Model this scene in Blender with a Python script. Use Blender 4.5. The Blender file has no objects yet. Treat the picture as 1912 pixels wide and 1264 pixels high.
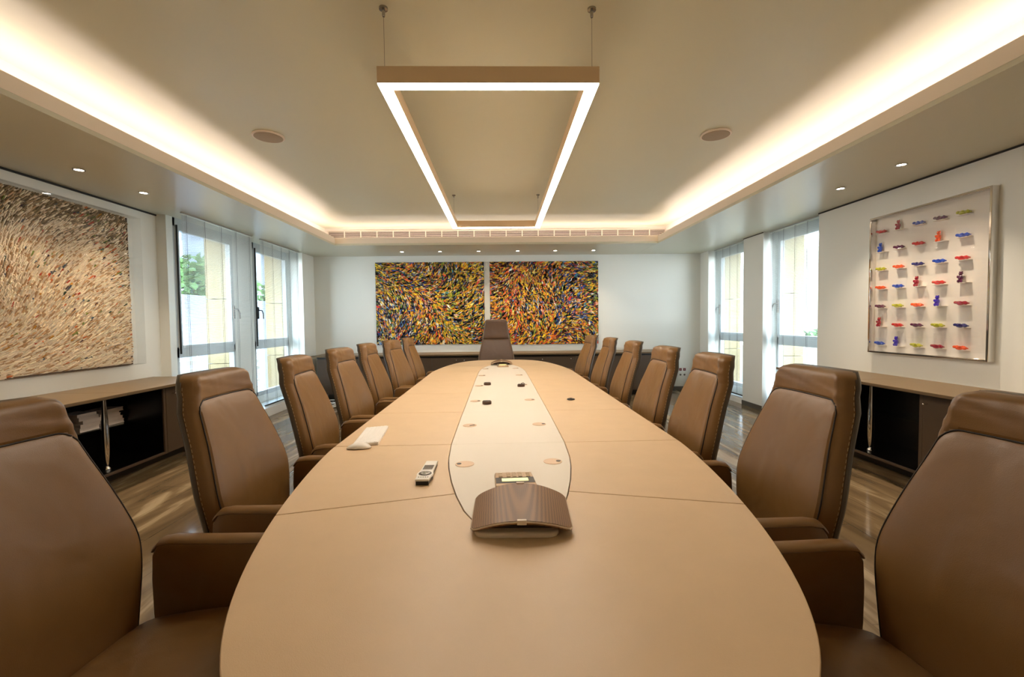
import bpy, math, random
from math import sin, cos, pi, radians as R, sqrt, exp
from mathutils import Matrix, Vector
random.seed(7)
S = bpy.context.scene
COL = S.collection

# ------------------------------------------------------------------ materials
def lin(c):
    f = lambda v: v/12.92 if v <= .04045 else ((v+.055)/1.055)**2.4
    return tuple(f(v/255) for v in c)+(1,)
def mat(name, rgb, rough=.5, metal=0, spec=.5, bump=0, bscale=300, emit=None, estr=0, coat=0, var=0, vscale=6, lin_rgb=False, aniso=None):
    m = bpy.data.materials.new(name); m.use_nodes = True
    nt = m.node_tree; b = nt.nodes['Principled BSDF']
    c = rgb+(1,) if lin_rgb else lin(rgb)
    b.inputs['Base Color'].default_value = c
    b.inputs['Roughness'].default_value = rough
    b.inputs['Metallic'].default_value = metal
    b.inputs['Specular IOR Level'].default_value = spec
    b.inputs['Coat Weight'].default_value = coat
    if emit:
        b.inputs['Emission Color'].default_value = lin(emit); b.inputs['Emission Strength'].default_value = estr
    tc = nt.nodes.new('ShaderNodeTexCoord')
    if bump:
        n = nt.nodes.new('ShaderNodeTexNoise'); n.inputs['Scale'].default_value = bscale; n.inputs['Detail'].default_value = 4
        bp = nt.nodes.new('ShaderNodeBump'); bp.inputs['Strength'].default_value = bump; bp.inputs['Distance'].default_value = .002
        nt.links.new(tc.outputs['Object'], n.inputs['Vector']); nt.links.new(n.outputs['Fac'], bp.inputs['Height'])
        nt.links.new(bp.outputs['Normal'], b.inputs['Normal'])
    if var:
        n = nt.nodes.new('ShaderNodeTexNoise'); n.inputs['Scale'].default_value = vscale; n.inputs['Detail'].default_value = 5
        mx = nt.nodes.new('ShaderNodeMix'); mx.data_type = 'RGBA'
        mx.inputs['A'].default_value = tuple(x*(1-var) for x in c[:3])+(1,); mx.inputs['B'].default_value = tuple(min(1, x*(1+var)) for x in c[:3])+(1,)
        nt.links.new(tc.outputs['Object'], n.inputs['Vector']); nt.links.new(n.outputs['Fac'], mx.inputs['Factor'])
        nt.links.new(mx.outputs['Result'], b.inputs['Base Color'])
    return m
def attr_mat(name, rough=.6):
    m = mat(name, (200,200,200), rough); nt = m.node_tree
    a = nt.nodes.new('ShaderNodeVertexColor'); a.layer_name = 'Col'
    nt.links.new(a.outputs['Color'], nt.nodes['Principled BSDF'].inputs['Base Color'])
    return m
def emis(name, rgb, st):
    m = bpy.data.materials.new(name); m.use_nodes = True; nt = m.node_tree
    nt.nodes.remove(nt.nodes['Principled BSDF'])
    e = nt.nodes.new('ShaderNodeEmission'); e.inputs['Color'].default_value = lin(rgb); e.inputs['Strength'].default_value = st
    nt.links.new(e.outputs[0], nt.nodes['Material Output'].inputs['Surface'])
    return m
def glass(name, tint=(1,1,1), refl=1.0):
    m = bpy.data.materials.new(name); m.use_nodes = True; nt = m.node_tree
    nt.nodes.remove(nt.nodes['Principled BSDF'])
    t = nt.nodes.new('ShaderNodeBsdfTransparent'); t.inputs['Color'].default_value = tint+(1,)
    g = nt.nodes.new('ShaderNodeBsdfGlossy'); g.inputs['Roughness'].default_value = .01
    f = nt.nodes.new('ShaderNodeLayerWeight'); f.inputs['Blend'].default_value = .5
    pw = nt.nodes.new('ShaderNodeMath'); pw.operation = 'POWER'; pw.inputs[1].default_value = 4.5
    ad = nt.nodes.new('ShaderNodeMath'); ad.operation = 'MULTIPLY_ADD'; ad.inputs[1].default_value = .92; ad.inputs[2].default_value = .04
    mm = nt.nodes.new('ShaderNodeMath'); mm.operation = 'MULTIPLY'; mm.inputs[1].default_value = refl
    x = nt.nodes.new('ShaderNodeMixShader')
    nt.links.new(f.outputs['Facing'], pw.inputs[0]); nt.links.new(pw.outputs[0], ad.inputs[0]); nt.links.new(ad.outputs[0], mm.inputs[0]); nt.links.new(mm.outputs[0], x.inputs[0])
    nt.links.new(t.outputs[0], x.inputs[1]); nt.links.new(g.outputs[0], x.inputs[2])
    nt.links.new(x.outputs[0], nt.nodes['Material Output'].inputs['Surface'])
    return m
def leather_mat(name, rgb, rough, wr=.25, var=.08):
    """fine grain plus broad soft creases"""
    m = mat(name, rgb, rough, var=var, vscale=9); nt = m.node_tree; b = nt.nodes['Principled BSDF']
    tc = nt.nodes.new('ShaderNodeTexCoord')
    n1 = nt.nodes.new('ShaderNodeTexVoronoi'); n1.inputs['Scale'].default_value = 420
    n2 = nt.nodes.new('ShaderNodeTexNoise'); n2.inputs['Scale'].default_value = 7; n2.inputs['Detail'].default_value = 1.5; n2.inputs['Distortion'].default_value = .5
    b1 = nt.nodes.new('ShaderNodeBump'); b1.inputs['Strength'].default_value = .10; b1.inputs['Distance'].default_value = .0015
    b2 = nt.nodes.new('ShaderNodeBump'); b2.inputs['Strength'].default_value = wr; b2.inputs['Distance'].default_value = .03
    for n in (n1, n2): nt.links.new(tc.outputs['Object'], n.inputs['Vector'])
    nt.links.new(n1.outputs['Distance'], b1.inputs['Height']); nt.links.new(n2.outputs['Fac'], b2.inputs['Height'])
    nt.links.new(b2.outputs['Normal'], b1.inputs['Normal']); nt.links.new(b1.outputs['Normal'], b.inputs['Normal'])
    return m
def floor_mat():
    m = mat('floor_laminate', (150,125,95), .12, spec=.5); nt = m.node_tree; b = nt.nodes['Principled BSDF']
    tc = nt.nodes.new('ShaderNodeTexCoord')
    mp = nt.nodes.new('ShaderNodeMapping'); mp.inputs['Scale'].default_value = (3.0, .45, 1)
    n = nt.nodes.new('ShaderNodeTexNoise'); n.inputs['Scale'].default_value = 1.7; n.inputs['Detail'].default_value = 3.5; n.inputs['Distortion'].default_value = 1.2; n.inputs['Roughness'].default_value = .55
    r = nt.nodes.new('ShaderNodeValToRGB')
    e = r.color_ramp.elements
    e[0].position = .34; e[0].color = lin((104,86,62)); e[1].position = .70; e[1].color = lin((190,168,134))
    k = e.new(.56); k.color = lin((136,114,84))
    br = nt.nodes.new('ShaderNodeTexBrick'); br.inputs['Scale'].default_value = 1; br.inputs['Brick Width'].default_value = 1.9; br.inputs['Row Height'].default_value = .32
    br.inputs['Mortar Size'].default_value = .0025; br.inputs['Color1'].default_value = (1,1,1,1); br.inputs['Color2'].default_value = (.8,.8,.8,1); br.inputs['Mortar'].default_value = (.35,.35,.35,1)
    m2 = nt.nodes.new('ShaderNodeMapping'); m2.inputs['Rotation'].default_value = (0,0,pi/2)
    mx = nt.nodes.new('ShaderNodeMix'); mx.data_type = 'RGBA'; mx.blend_type = 'MULTIPLY'; mx.inputs['Factor'].default_value = .7
    L = nt.links.new
    L(tc.outputs['Object'], mp.inputs['Vector']); L(mp.outputs[0], n.inputs['Vector']); L(n.outputs['Fac'], r.inputs['Fac'])
    L(tc.outputs['Object'], m2.inputs['Vector']); L(m2.outputs[0], br.inputs['Vector'])
    L(r.outputs['Color'], mx.inputs['A']); L(br.outputs['Color'], mx.inputs['B']); L(mx.outputs['Result'], b.inputs['Base Color'])
    return m
def mesh_mat():
    """perforated grey-brown loudspeaker cloth"""
    m = mat('speaker_mesh', (70,56,42), .45); nt = m.node_tree; b = nt.nodes['Principled BSDF']
    tc = nt.nodes.new('ShaderNodeTexCoord'); v = nt.nodes.new('ShaderNodeTexVoronoi'); v.inputs['Scale'].default_value = 420; v.inputs['Randomness'].default_value = 0
    r = nt.nodes.new('ShaderNodeValToRGB'); r.color_ramp.elements[0].position = .25; r.color_ramp.elements[0].color = lin((40,25,13)); r.color_ramp.elements[1].position = .45; r.color_ramp.elements[1].color = lin((146,104,62))
    nt.links.new(tc.outputs['Object'], v.inputs['Vector']); nt.links.new(v.outputs['Distance'], r.inputs['Fac']); nt.links.new(r.outputs['Color'], b.inputs['Base Color'])
    return m

M = dict(
 wall=mat('wall_paint', (240,240,232), .7, bump=.03, bscale=500),
 ceil=mat('ceiling_paint', (222,219,194), .42, spec=.35),
 soffit=mat('soffit_paint', (210,206,184), .33, spec=.5),
 lip=mat('cove_lip_paint', (240,226,208), .5),
 cove=mat('cove_white', (248,240,230), .7),
 gap=mat('gap_shade', (40,36,30), .6),
 floor=floor_mat(),
 base=mat('baseboard', (88,84,78), .35),
 white=mat('white_lacquer', (236,236,232), .4),
 frame=mat('window_frame_grey', (196,200,200), .4),
 rubber=mat('black_gasket', (14,14,14), .5),
 handle=mat('window_handle', (120,108,98), .35, metal=.6),
 glass=glass('window_glass', (.97,.99,1), .8),
 acryl=glass('acrylic', (.985,.985,.98), .7),
 shelfglass=glass('shelf_glass', (.85,.9,.88), 1.0),
 blind=mat('blind_slat', (196,196,190), .5),
 cord=mat('blind_cord', (56,50,44), .6),
 tleather=leather_mat('table_leather', (224,193,154), .42, .05, .05),
 strip=mat('cream_leather', (230,220,204), .45, bump=.04, bscale=300),
 tedge=mat('table_edge', (84,58,38), .5),
 tdark=mat('table_under', (48,36,28), .5),
 leather=leather_mat('chair_leather', (126,91,49), .40, .28, .10),
 leather_h=leather_mat('head_leather', (92,66,46), .40, .16, .08),
 shell=leather_mat('shell_leather', (84,72,58), .42, .1, .05),
 piping=mat('piping', (36,24,15), .6),
 stitch=mat('stitch', (190,160,120), .6),
 chrome=mat('chrome', (225,222,218), .06, metal=1),
 steel=mat('steel', (170,168,164), .25, metal=1),
 black=mat('black_plastic', (16,14,12), .35),
 cabtop=leather_mat('sideboard_top_leather', (120,98,68), .4, .04, .05),
 cab=mat('sideboard_leather', (84,66,48), .5, var=.06, vscale=8),
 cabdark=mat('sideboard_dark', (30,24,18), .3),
 cabin=mat('sideboard_inside', (12,9,7), .25),
 alu=mat('lamp_aluminium', (232,204,166), .4, metal=.3),
 lamp=emis('lamp_diffuser', (255,240,222), 10.5),
 led=emis('cove_led', (255,214,190), 1),
 bulb=emis('spot_bulb', (255,244,230), 14),
 spk=mat('speaker_grille', (170,150,120), .6, bump=.3, bscale=900),
 grille=mat('vent_slat', (236,222,206), .5),
 grilleback=mat('vent_back', (70,54,44), .7),
 grommet=mat('grommet_metal', (214,182,148), .35, metal=.25),
 pbase=mat('phone_base', (226,206,180), .35),
 pmesh=mesh_mat(), pbody=mat('phone_body', (62,44,28), .5),
 pkey=mat('phone_keypad', (196,166,132), .35, metal=.3),
 pbtn=mat('phone_button', (222,198,168), .4),
 lcd=mat('phone_display', (240,232,150), .3, emit=(240,230,150), estr=.35),
 wplastic=mat('white_plastic', (245,240,232), .3),
 keycap=mat('keycap', (250,246,240), .5),
 greyplastic=mat('grey_plastic', (110,100,90), .4),
 wood=mat('dark_wood', (82,56,36), .45),
 paper=mat('paper', (238,222,206), .7),
 stick=attr_mat('paper_rolls', .65),
 paint=attr_mat('oil_paint', .45),
 canvas=mat('canvas_dark', (30,28,40), .6),
 boardwhite=mat('artboard_white', (240,232,222), .6),
 stone=mat('limestone', (160,142,104), .8, bump=.1, bscale=30, var=.06, vscale=3),
 louvre=mat('louvre_white', (245,245,245), .5),
 bld1=mat('building_grey', (120,126,132), .8), bld2=mat('building_beige', (150,142,124), .8), bldw=mat('building_window', (86,98,110), .3),
 bluewall=mat('roof_wall_grey', (104,112,122), .8),
 leaf=mat('foliage', (66,92,40), .8, var=.35, vscale=3), trunk=mat('bark', (90,70,50), .9),
 ground=mat('street', (84,84,82), .9),
 plate=mat('socket_white', (238,234,226), .35), red=mat('socket_red', (122,16,34), .4),
 cable_w=mat('cable_white', (232,234,232), .4),
)
FIG = {k: mat('glass_'+k, c, .08, spec=.8, coat=.5) for k, c in dict(
  red=(206,36,38), orange=(246,92,34), green=(190,190,46), blue=(28,74,190), navy=(28,32,120), violet=(62,36,190), purple=(92,20,70), crimson=(160,20,52)).items()}

# ------------------------------------------------------------------ mesh helpers
class MB:
    def __init__(s): s.v = []; s.f = []; s.c = []; s.m = Matrix.Identity(4)
    def add(s, vs, fs, col=None):
        k = len(s.v); s.v += [tuple(s.m @ Vector(p)) for p in vs]; s.f += [tuple(i+k for i in f) for f in fs]
        if col: s.c += [col]*len(fs)
        return s
    def box(s, x0, x1, y0, y1, z0, z1, col=None):
        if x0 > x1: x0, x1 = x1, x0
        if y0 > y1: y0, y1 = y1, y0
        return s.add([(x0,y0,z0),(x1,y0,z0),(x1,y1,z0),(x0,y1,z0),(x0,y0,z1),(x1,y0,z1),(x1,y1,z1),(x0,y1,z1)],
          [(0,3,2,1),(4,5,6,7),(0,1,5,4),(1,2,6,5),(2,3,7,6),(3,0,4,7)], col)
    def prism(s, pts, z0, z1):
        a = sum(pts[i][0]*pts[(i+1)%len(pts)][1]-pts[(i+1)%len(pts)][0]*pts[i][1] for i in range(len(pts)))
        if a < 0: pts = pts[::-1]
        n = len(pts)
        return s.add([(x,y,z0) for x,y in pts]+[(x,y,z1) for x,y in pts],
          [tuple(range(n-1,-1,-1)), tuple(range(n,2*n))]+[(i,(i+1)%n,n+(i+1)%n,n+i) for i in range(n)])
    def tube(s, path, r, n=8, rs=None, closed=False):
        path = [Vector(p) for p in path]; N = len(path); vs = []
        up = None
        for i, p in enumerate(path):
            if closed: t = path[(i+1)%N]-path[i-1]
            else: t = path[min(i+1,N-1)]-path[max(i-1,0)]
            t = t.normalized() if t.length else Vector((0,0,1))
            if up is None: up = Vector((0,0,1)) if abs(t.z) < .9 else Vector((1,0,0))
            a = t.cross(up); a = a.normalized() if a.length > 1e-6 else t.orthogonal().normalized()
            b = a.cross(t); up = b
            rr = rs[i] if rs else r
            for k in range(n): vs.append(p+(a*cos(2*pi*k/n)+b*sin(2*pi*k/n))*rr)
        fs = []
        for i in range(N if closed else N-1):
            j = (i+1)%N
            for k in range(n): fs.append((i*n+k, i*n+(k+1)%n, j*n+(k+1)%n, j*n+k))
        if not closed: fs += [tuple(range(n-1,-1,-1)), tuple(range((N-1)*n, N*n))]
        return s.add(vs, fs)
    def lathe(s, prof, n=32, c=(0,0,0)):
        vs = []; fs = []
        for r, z in prof:
            for k in range(n): vs.append((c[0]+r*cos(2*pi*k/n), c[1]+r*sin(2*pi*k/n), c[2]+z))
        for i in range(len(prof)-1):
            for k in range(n): fs.append((i*n+k, i*n+(k+1)%n, (i+1)*n+(k+1)%n, (i+1)*n+k))
        fs += [tuple(range(n-1,-1,-1)), tuple(range((len(prof)-1)*n, len(prof)*n))]
        return s.add(vs, fs)
    def loft(s, rows):
        n = len(rows[0]); vs = [p for r in rows for p in r]; fs = []
        for i in range(len(rows)-1):
            for k in range(n): fs.append((i*n+k, i*n+(k+1)%n, (i+1)*n+(k+1)%n, (i+1)*n+k))
        fs += [tuple(range(n-1,-1,-1)), tuple(range((len(rows)-1)*n, len(rows)*n))]
        return s.add(vs, fs)
    def ball(s, c, r, nu=16, nv=10, sc=(1,1,1)):
        rows = []
        for i in range(nv+1):
            a = -pi/2+pi*i/nv; rr = max(cos(a), 1e-3)
            rows.append([(c[0]+r*sc[0]*rr*cos(2*pi*k/nu), c[1]+r*sc[1]*rr*sin(2*pi*k/nu), c[2]+r*sc[2]*sin(a)) for k in range(nu)])
        return s.loft(rows)
    def build(s, name, m, parent=None, bevel=0, smooth=False, sub=0, loc=None, seg=2, angle=35):
        me = bpy.data.meshes.new(name); me.from_pydata(s.v, [], s.f); me.materials.append(m)
        if s.c:
            ca = me.color_attributes.new('Col', 'FLOAT_COLOR', 'CORNER'); buf = []
            for p, c in zip(me.polygons, s.c): buf += list(c)*len(p.vertices)
            ca.data.foreach_set('color', buf)
        me.update()
        o = bpy.data.objects.new(name, me); COL.objects.link(o)
        if parent: o.parent = parent
        if loc: o.location = loc
        if bevel:
            b = o.modifiers.new('bevel', 'BEVEL'); b.width = bevel; b.segments = seg; b.limit_method = 'ANGLE'; b.angle_limit = R(30)
        if sub:
            b = o.modifiers.new('sub', 'SUBSURF'); b.levels = sub; b.render_levels = sub
        if smooth or sub or bevel:
            for p in me.polygons: p.use_smooth = True
            if smooth != 'all': me.set_sharp_from_angle(angle=R(angle))
        return o
def tag(o, label=None, cat=None, group=None, kind=None):
    for k, v in (('label', label), ('category', cat), ('group', group), ('kind', kind)):
        if v: o[k] = v
    return o
def thing(name, label, cat, loc=(0,0,0), rz=0, group=None):
    o = bpy.data.objects.new(name, None); COL.objects.link(o); o.location = loc; o.rotation_euler = (0,0,rz)
    o.empty_display_size = .1
    return tag(o, label, cat, group)
def struct(name, mb, m, parent=None, **k):
    o = mb.build(name, m, parent, **k)
    o['kind'] = 'structure'
    return o
def dup(root, loc, rz=None, label=None, group=None):
    def cp(o, par):
        c = o.copy(); COL.objects.link(c); c.parent = par
        for ch in kids.get(o.name, []): cp(ch, c)
        return c
    kids = {}
    for o in COL.objects:
        if o.parent: kids.setdefault(o.parent.name, []).append(o)
    r = cp(root, None); r.location = loc
    if rz is not None: r.rotation_euler = (0,0,rz)
    if label: r['label'] = label
    if group: r['group'] = group
    return r

# ------------------------------------------------------------------ room dimensions
YB, YF = -1.7, 8.53
ZS, ZC = 2.57, 2.92
XL, XLA = -3.72, -3.83       # left window plane, left art wall
XR = 3.76
LX, RX, LY = -2.62, 2.54, 7.33   # soffit inner edges
CX0, CX1, CY = -2.93, 2.81, 7.74 # cove back walls

struct('floor', MB().box(-4.3, 4.4, YB-.1, YF+.3, -.1, 0), M['floor'])
struct('ceiling', MB().box(CX0-.02, CX1+.02, YB, CY+.02, ZC, ZC+.08), M['ceil'])
struct('wall_far', MB().box(-3.47, 4.0, YF, YF+.2, 0, ZC+.05), M['wall'])
struct('wall_back', MB().box(-4.1, 4.1, YB-.2, YB, 0, ZC+.05), M['wall'])
w = MB()
w.box(XLA-.3, XLA, YB, 5.20, 0, ZS)                   # art wall
w.box(XLA-.3, XL, 5.20, 5.30, 0, ZS)
w.box(XL-.08, XL, 6.45, 6.95, 0, ZS)                  # pier between the windows
w.box(XL-.08, XL, 5.30, 6.45, 0, .24); w.box(XL-.08, XL, 6.95, 8.05, 0, .24)
w.box(XL-.08, XL, 8.05, YF+.2, 0, ZS); w.box(XL, -3.45, 8.05, YF+.1, 0, ZS)
struct('wall_left', w, M['wall'])
w = MB()
w.box(XR, XR+.29, YB, 5.33, 0, ZS); w.box(XR, XR+.29, 6.47, 7.0, 0, ZS); w.box(XR, XR+.29, 8.2, YF+.2, 0, ZS)
w.box(XR+.2, XR+.29, 5.33, 6.47, 0, .20); w.box(XR+.2, XR+.29, 7.0, 8.2, 0, .20)
struct('wall_right', w, M['wall'])
# soffits with the cove trough behind their lip
def soffit(n, x0, x1, y0, y1): struct('trim_%d' % n, MB().box(x0, x1, y0, y1, ZS, ZS+.03), M['soffit'])
soffit(1, -4.15, LX, YB, YF); soffit(2, RX, 4.4, YB, YF); soffit(3, LX+.004, RX-.004, LY, YF)
struct('trim_4', MB().box(LX-.015, LX, YB, LY, ZS+.031, 2.695), M['lip'])
struct('trim_5', MB().box(RX, RX+.015, YB, LY, ZS+.031, 2.695), M['lip'])
struct('trim_6', MB().box(LX-.015, RX+.015, LY, LY+.015, ZS+.031, 2.695), M['lip'])
c = MB(); c.box(CX0-.03, CX0, YB, CY+.03, ZS+.03, ZC+.02); c.box(CX1, CX1+.03, YB, CY+.03, ZS+.03, ZC+.02); c.box(CX0, CX1, CY, CY+.03, ZS+.03, ZC+.02)
struct('trim_7', c, M['cove'])
c = MB(); c.box(LX-.001, LX+.001, LY, LY+.002, ZS+.02, 2.69)
# dark strips colouring in the shade of the groove at the wall tops
struct('trim_8', MB().box(XLA, XLA+.012, YB, 5.2, ZS-.016, ZS), M['gap'])
struct('trim_9', MB().box(XR-.010, XR, YB, 5.33, ZS-.014, ZS), M['gap'])
struct('trim_10', MB().box(XR-.006, XR, 6.47, 7.0, ZS-.01, ZS), M['gap'])
# baseboards and the white sill step
struct('baseboard_far', MB().box(2.95, XR, YF-.014, YF, 0, .07), M['base'])
struct('baseboard_right', MB().box(XR-.014, XR, 6.47, 7.0, 0, .07).box(XR-.014, XR, 8.2, YF, 0, .07).box(XR-.014, XR, YB, 5.33, 0, .07), M['base'])
struct('trim_11', MB().box(XL, -3.38, 5.22, 8.03, 0, .13), M['white'], bevel=.004)
struct('trim_12', MB().box(XR+.005, XR+.2, 5.335, 6.465, 0, .08).box(XR+.005, XR+.2, 7.005, 8.195, 0, .08), M['white'])

# ------------------------------------------------------------------ windows
def window(n, s, xg, y0, y1, z0, z1, handle_y, rod_y):
    """casement above a fixed light; s = outward direction in x"""
    root = bpy.data.objects.new('window_%d' % n, None); COL.objects.link(root); root['kind'] = 'structure'
    X = lambda a, b: (xg+s*a, xg+s*b)
    t = .065; zt1, zt0 = 1.085, .96
    f = MB(); a, b = X(.0, .07)
    f.box(a, b, y0, y0+t*.6, z0, z1); f.box(a, b, y1-t*.6, y1, z0, z1); f.box(a, b, y0, y1, z0, z0+t); f.box(a, b, y0, y1, z1-.10, z1); f.box(a, b, y0, y1, zt0, zt1)
    f.build('window_frame', M['frame'], root, bevel=.003)
    g = MB(); a, b = X(-.015, .05)
    yy0, yy1, zz0, zz1 = y0+.03, y1-.03, zt1-.02, z1-.085
    k = .055
    g.box(a, b, yy0, yy0+k, zz0, zz1); g.box(a, b, yy1-k, yy1, zz0, zz1); g.box(a, b, yy0+k, yy1-k, zz0, zz0+k*.7); g.box(a, b, yy0+k, yy1-k, zz1-k, zz1)
    g.build('sash', M['frame'], root, bevel=.004)
    a, b = X(.02, .03)
    MB().box(a, b, yy0+k, yy1-k, zz0+k*.7, zz1-k).build('pane', M['glass'], root)
    MB().box(a, b, y0+t*.6, y1-t*.6, z0+t, zt0).build('pane', M['glass'], root)
    a, b = X(-.03, -.014)
    if rod_y is not None:
        MB().box(a, b, rod_y-.006, rod_y+.006, zz0-.06, zz1).build('hinge_rod', M['rubber'], root)
    h = MB(); a, b = X(-.03, -.015)
    h.box(a, b, handle_y-.018, handle_y+.018, 1.42, 1.60)
    d = 1 if rod_y is None or handle_y > (y0+y1)/2 else 1
    p = [(xg-s*.03, handle_y, 1.55), (xg-s*.065, handle_y, 1.55), (xg-s*.07, handle_y+.02*d, 1.545), (xg-s*.07, handle_y+.055*d, 1.50), (xg-s*.07, handle_y+.06*d, 1.42)]
    h.tube(p, .009, 8)
    return root, h
r, h = window(1, -1, XL, 5.30, 6.45, .24, ZS, 6.40, 5.335); h.build('window_handle', M['handle'], r, smooth=True)
r, h = window(2, -1, XL, 6.95, 8.05, .24, ZS, 7.03, 6.985); h.build('window_handle', M['rubber'], r, smooth=True)
r, h = window(3, 1, 3.97, 5.33, 6.47, .20, ZS, 6.42, None); h.build('window_handle', M['handle'], r, smooth=True)
r, h = window(4, 1, 3.97, 7.00, 8.20, .20, ZS, 8.15, None); h.build('window_handle', M['handle'], r, smooth=True)

def blind(label, x, y0, y1, z0, tilt, s):
    t = thing('venetian_blind', label, 'blind', (x, (y0+y1)/2, z0), group='fine slatted blinds at the windows')
    hy = (y1-y0)/2; H = ZS-z0
    m = MB(); z = .03; hw = .0070
    while z < H-.03:
        dz = hw*sin(tilt)*s; dx = hw*cos(tilt)
        m.add([(-dx,-hy,z-dz),(dx,-hy,z+dz),(dx,hy,z+dz),(-dx,hy,z-dz),(-dx,-hy,z-dz+.0006),(dx,-hy,z+dz+.0006),(dx,hy,z+dz+.0006),(-dx,hy,z-dz+.0006)],
              [(0,3,2,1),(4,5,6,7),(0,1,5,4),(1,2,6,5),(2,3,7,6),(3,0,4,7)])
        z += .0105
    m.build('slats', M['blind'], t)['kind'] = 'stuff'
    MB().box(-.010, .010, -hy, hy, H-.014, H-.001).build('headrail', M['blind'], t, bevel=.002)
    MB().box(-.010, .010, -hy, hy, 0, .018).build('bottom_rail', M['cord'], t, bevel=.003)
    for i in range(5):
        y = -hy+.07+(2*hy-.14)*i/4
        MB().tube([(-.008, y, .01), (-.008, y, H-.02)], .0016, 5).tube([(.008, y, .01), (.008, y, H-.02)], .0016, 5).build('cord', M['cord'], t)
blind('fine grey slatted blind over the left wall window nearer the straw relief', -3.47, 5.085, 6.48, .135, R(11), 1)
blind('fine grey slatted blind over the left wall window nearer the far corner', -3.47, 6.70, 7.95, .135, R(11), 1)
blind('fine slatted blind in the right wall window beside the white figurine board', 3.845, 5.34, 6.44, .10, R(11), -1)
blind('fine slatted blind in the right wall window nearer the far corner', 3.845, 7.02, 8.14, .10, R(11), -1)

# ------------------------------------------------------------------ outside
for n, (s, x, y0, y1) in enumerate([(-1, XL-.085, 6.43, 6.97), (-1, XL-.085, 8.03, 8.7), (1, XR+.295, 6.45, 7.02), (1, XR+.295, 8.18, 8.9)]):
    m = MB(); z = -1.0
    while z < 3.3:
        m.box(x, x+s*.29, y0, y1, z, z+.892); z += .9
    o = m.build('stone_pier', M['stone']); tag(o, ['limestone facade pier seen through the left window nearer the straw relief', 'limestone facade pier seen through the left window nearer the far corner', 'limestone facade pier seen through the right window beside the figurine board', 'limestone facade pier seen through the right window nearer the far corner'][n], 'pier', 'limestone piers outside the windows')
for n, (x, y0, y1) in enumerate([(-4.22, 5.30, 6.45), (-4.22, 6.95, 8.05), (4.5, 5.33, 6.47), (4.5, 7.0, 8.2)]):
    t = thing('louvred_railing', 'white slatted balcony rail outside the ' + ['left window nearer the straw relief', 'left window nearer the far corner', 'right window beside the figurine board', 'right window nearer the far corner'][n], 'railing', (x, 0, 0), group='white slatted rails outside the windows')
    for k in range(7):
        MB().box(-.012, .012, y0, y1, .22+k*.115, .22+k*.115+.062).build('rail_slat', M['louvre'], t)
    for yy in (y0+.05, y1-.08): MB().box(.012, .03, yy, yy+.03, 0.1, 1.0).build('rail_post', M['louvre'], t)
struct('trim_13', MB().box(-60, -4.3, -10, 90, -4.2, -4.0).box(4.4, 60, -10, 90, -4.2, -4.0), M['ground'])
def building(name, label, x, y, w, d, z1, m, nx=5, nz=4, rz=0):
    t = thing(name, label, 'building', (x, y, -4), rz)
    MB().box(-w/2, w/2, -d/2, d/2, 0, z1+4).build('wall', m, t)
    for fx in range(nx):
        for fz in range(nz):
            xx = -w/2+w*(fx+.5)/nx; zz = (z1+4)*(fz+.6)/nz
            MB().box(xx-w/nx*.25, xx+w/nx*.25, -d/2-.05, -d/2+.02, zz-.6, zz+.6).build('window', M['bldw'], t)
building('apartment_building', 'pale grey apartment block beyond the tree through the left window', -29, 42, 10, 8, 7.6, M['bld1'], 5, 5)
building('apartment_building', 'taller pale block behind the grey apartment block left', -33, 56, 8, 8, 12.5, M['bld1'], 4, 6)
building('apartment_building', 'beige building rising beyond the right window', 26, 36, 8, 10, 6.3, M['bld2'], 4, 4)
o = MB().box(-16, -11.5, 12, 30, -4, 2.45).build('annex_wall', M['bluewall']); tag(o, 'plain blue grey annex wall below the tree through the left window', 'wall')
def tree(label, x, y, zc, r, n=900, seed=1):
    rd = random.Random(seed); t = thing('tree', label, 'tree', (x, y, -4))
    m = MB()
    for i in range(n):
        a = rd.random()*2*pi; b = rd.uniform(-1, 1); q = r*rd.uniform(.55, 1)*(1+.25*sin(3*a)*cos(4*b)); c0 = sqrt(1-b*b)
        p = Vector((q*c0*cos(a)*1.3, q*c0*sin(a)*1.3, zc+4+q*b*.8)); sz = r*.12
        u = Vector((rd.uniform(-1,1), rd.uniform(-1,1), rd.uniform(-1,1))).normalized(); v = u.orthogonal().normalized()
        w_ = u.cross(v)*.4*sz
        m.add([p-u*sz, p+v*sz*.6, p+u*sz, p-v*sz*.6, p+w_], [(0,1,4),(1,2,4),(2,3,4),(3,0,4),(0,3,2,1)])
    m.build('foliage', M['leaf'], t)
    MB().tube([(0,0,0), (.1,0,(zc+4)*.6), (0,.1,zc+4)], .3, 10, rs=[.35,.25,.12]).build('trunk', M['trunk'], t, smooth=True)
tree('leafy green tree over the annex wall through the left window', -14.5, 22, 3.0, 1.9, 1400, 2)
tree('leafy green tree seen through the left window nearer the far corner', -13.5, 31, 1.8, 2.2, 1400, 3)
tree('low green trees beyond the right window', 19, 24, .3, 1.6, 700, 4)

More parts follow.
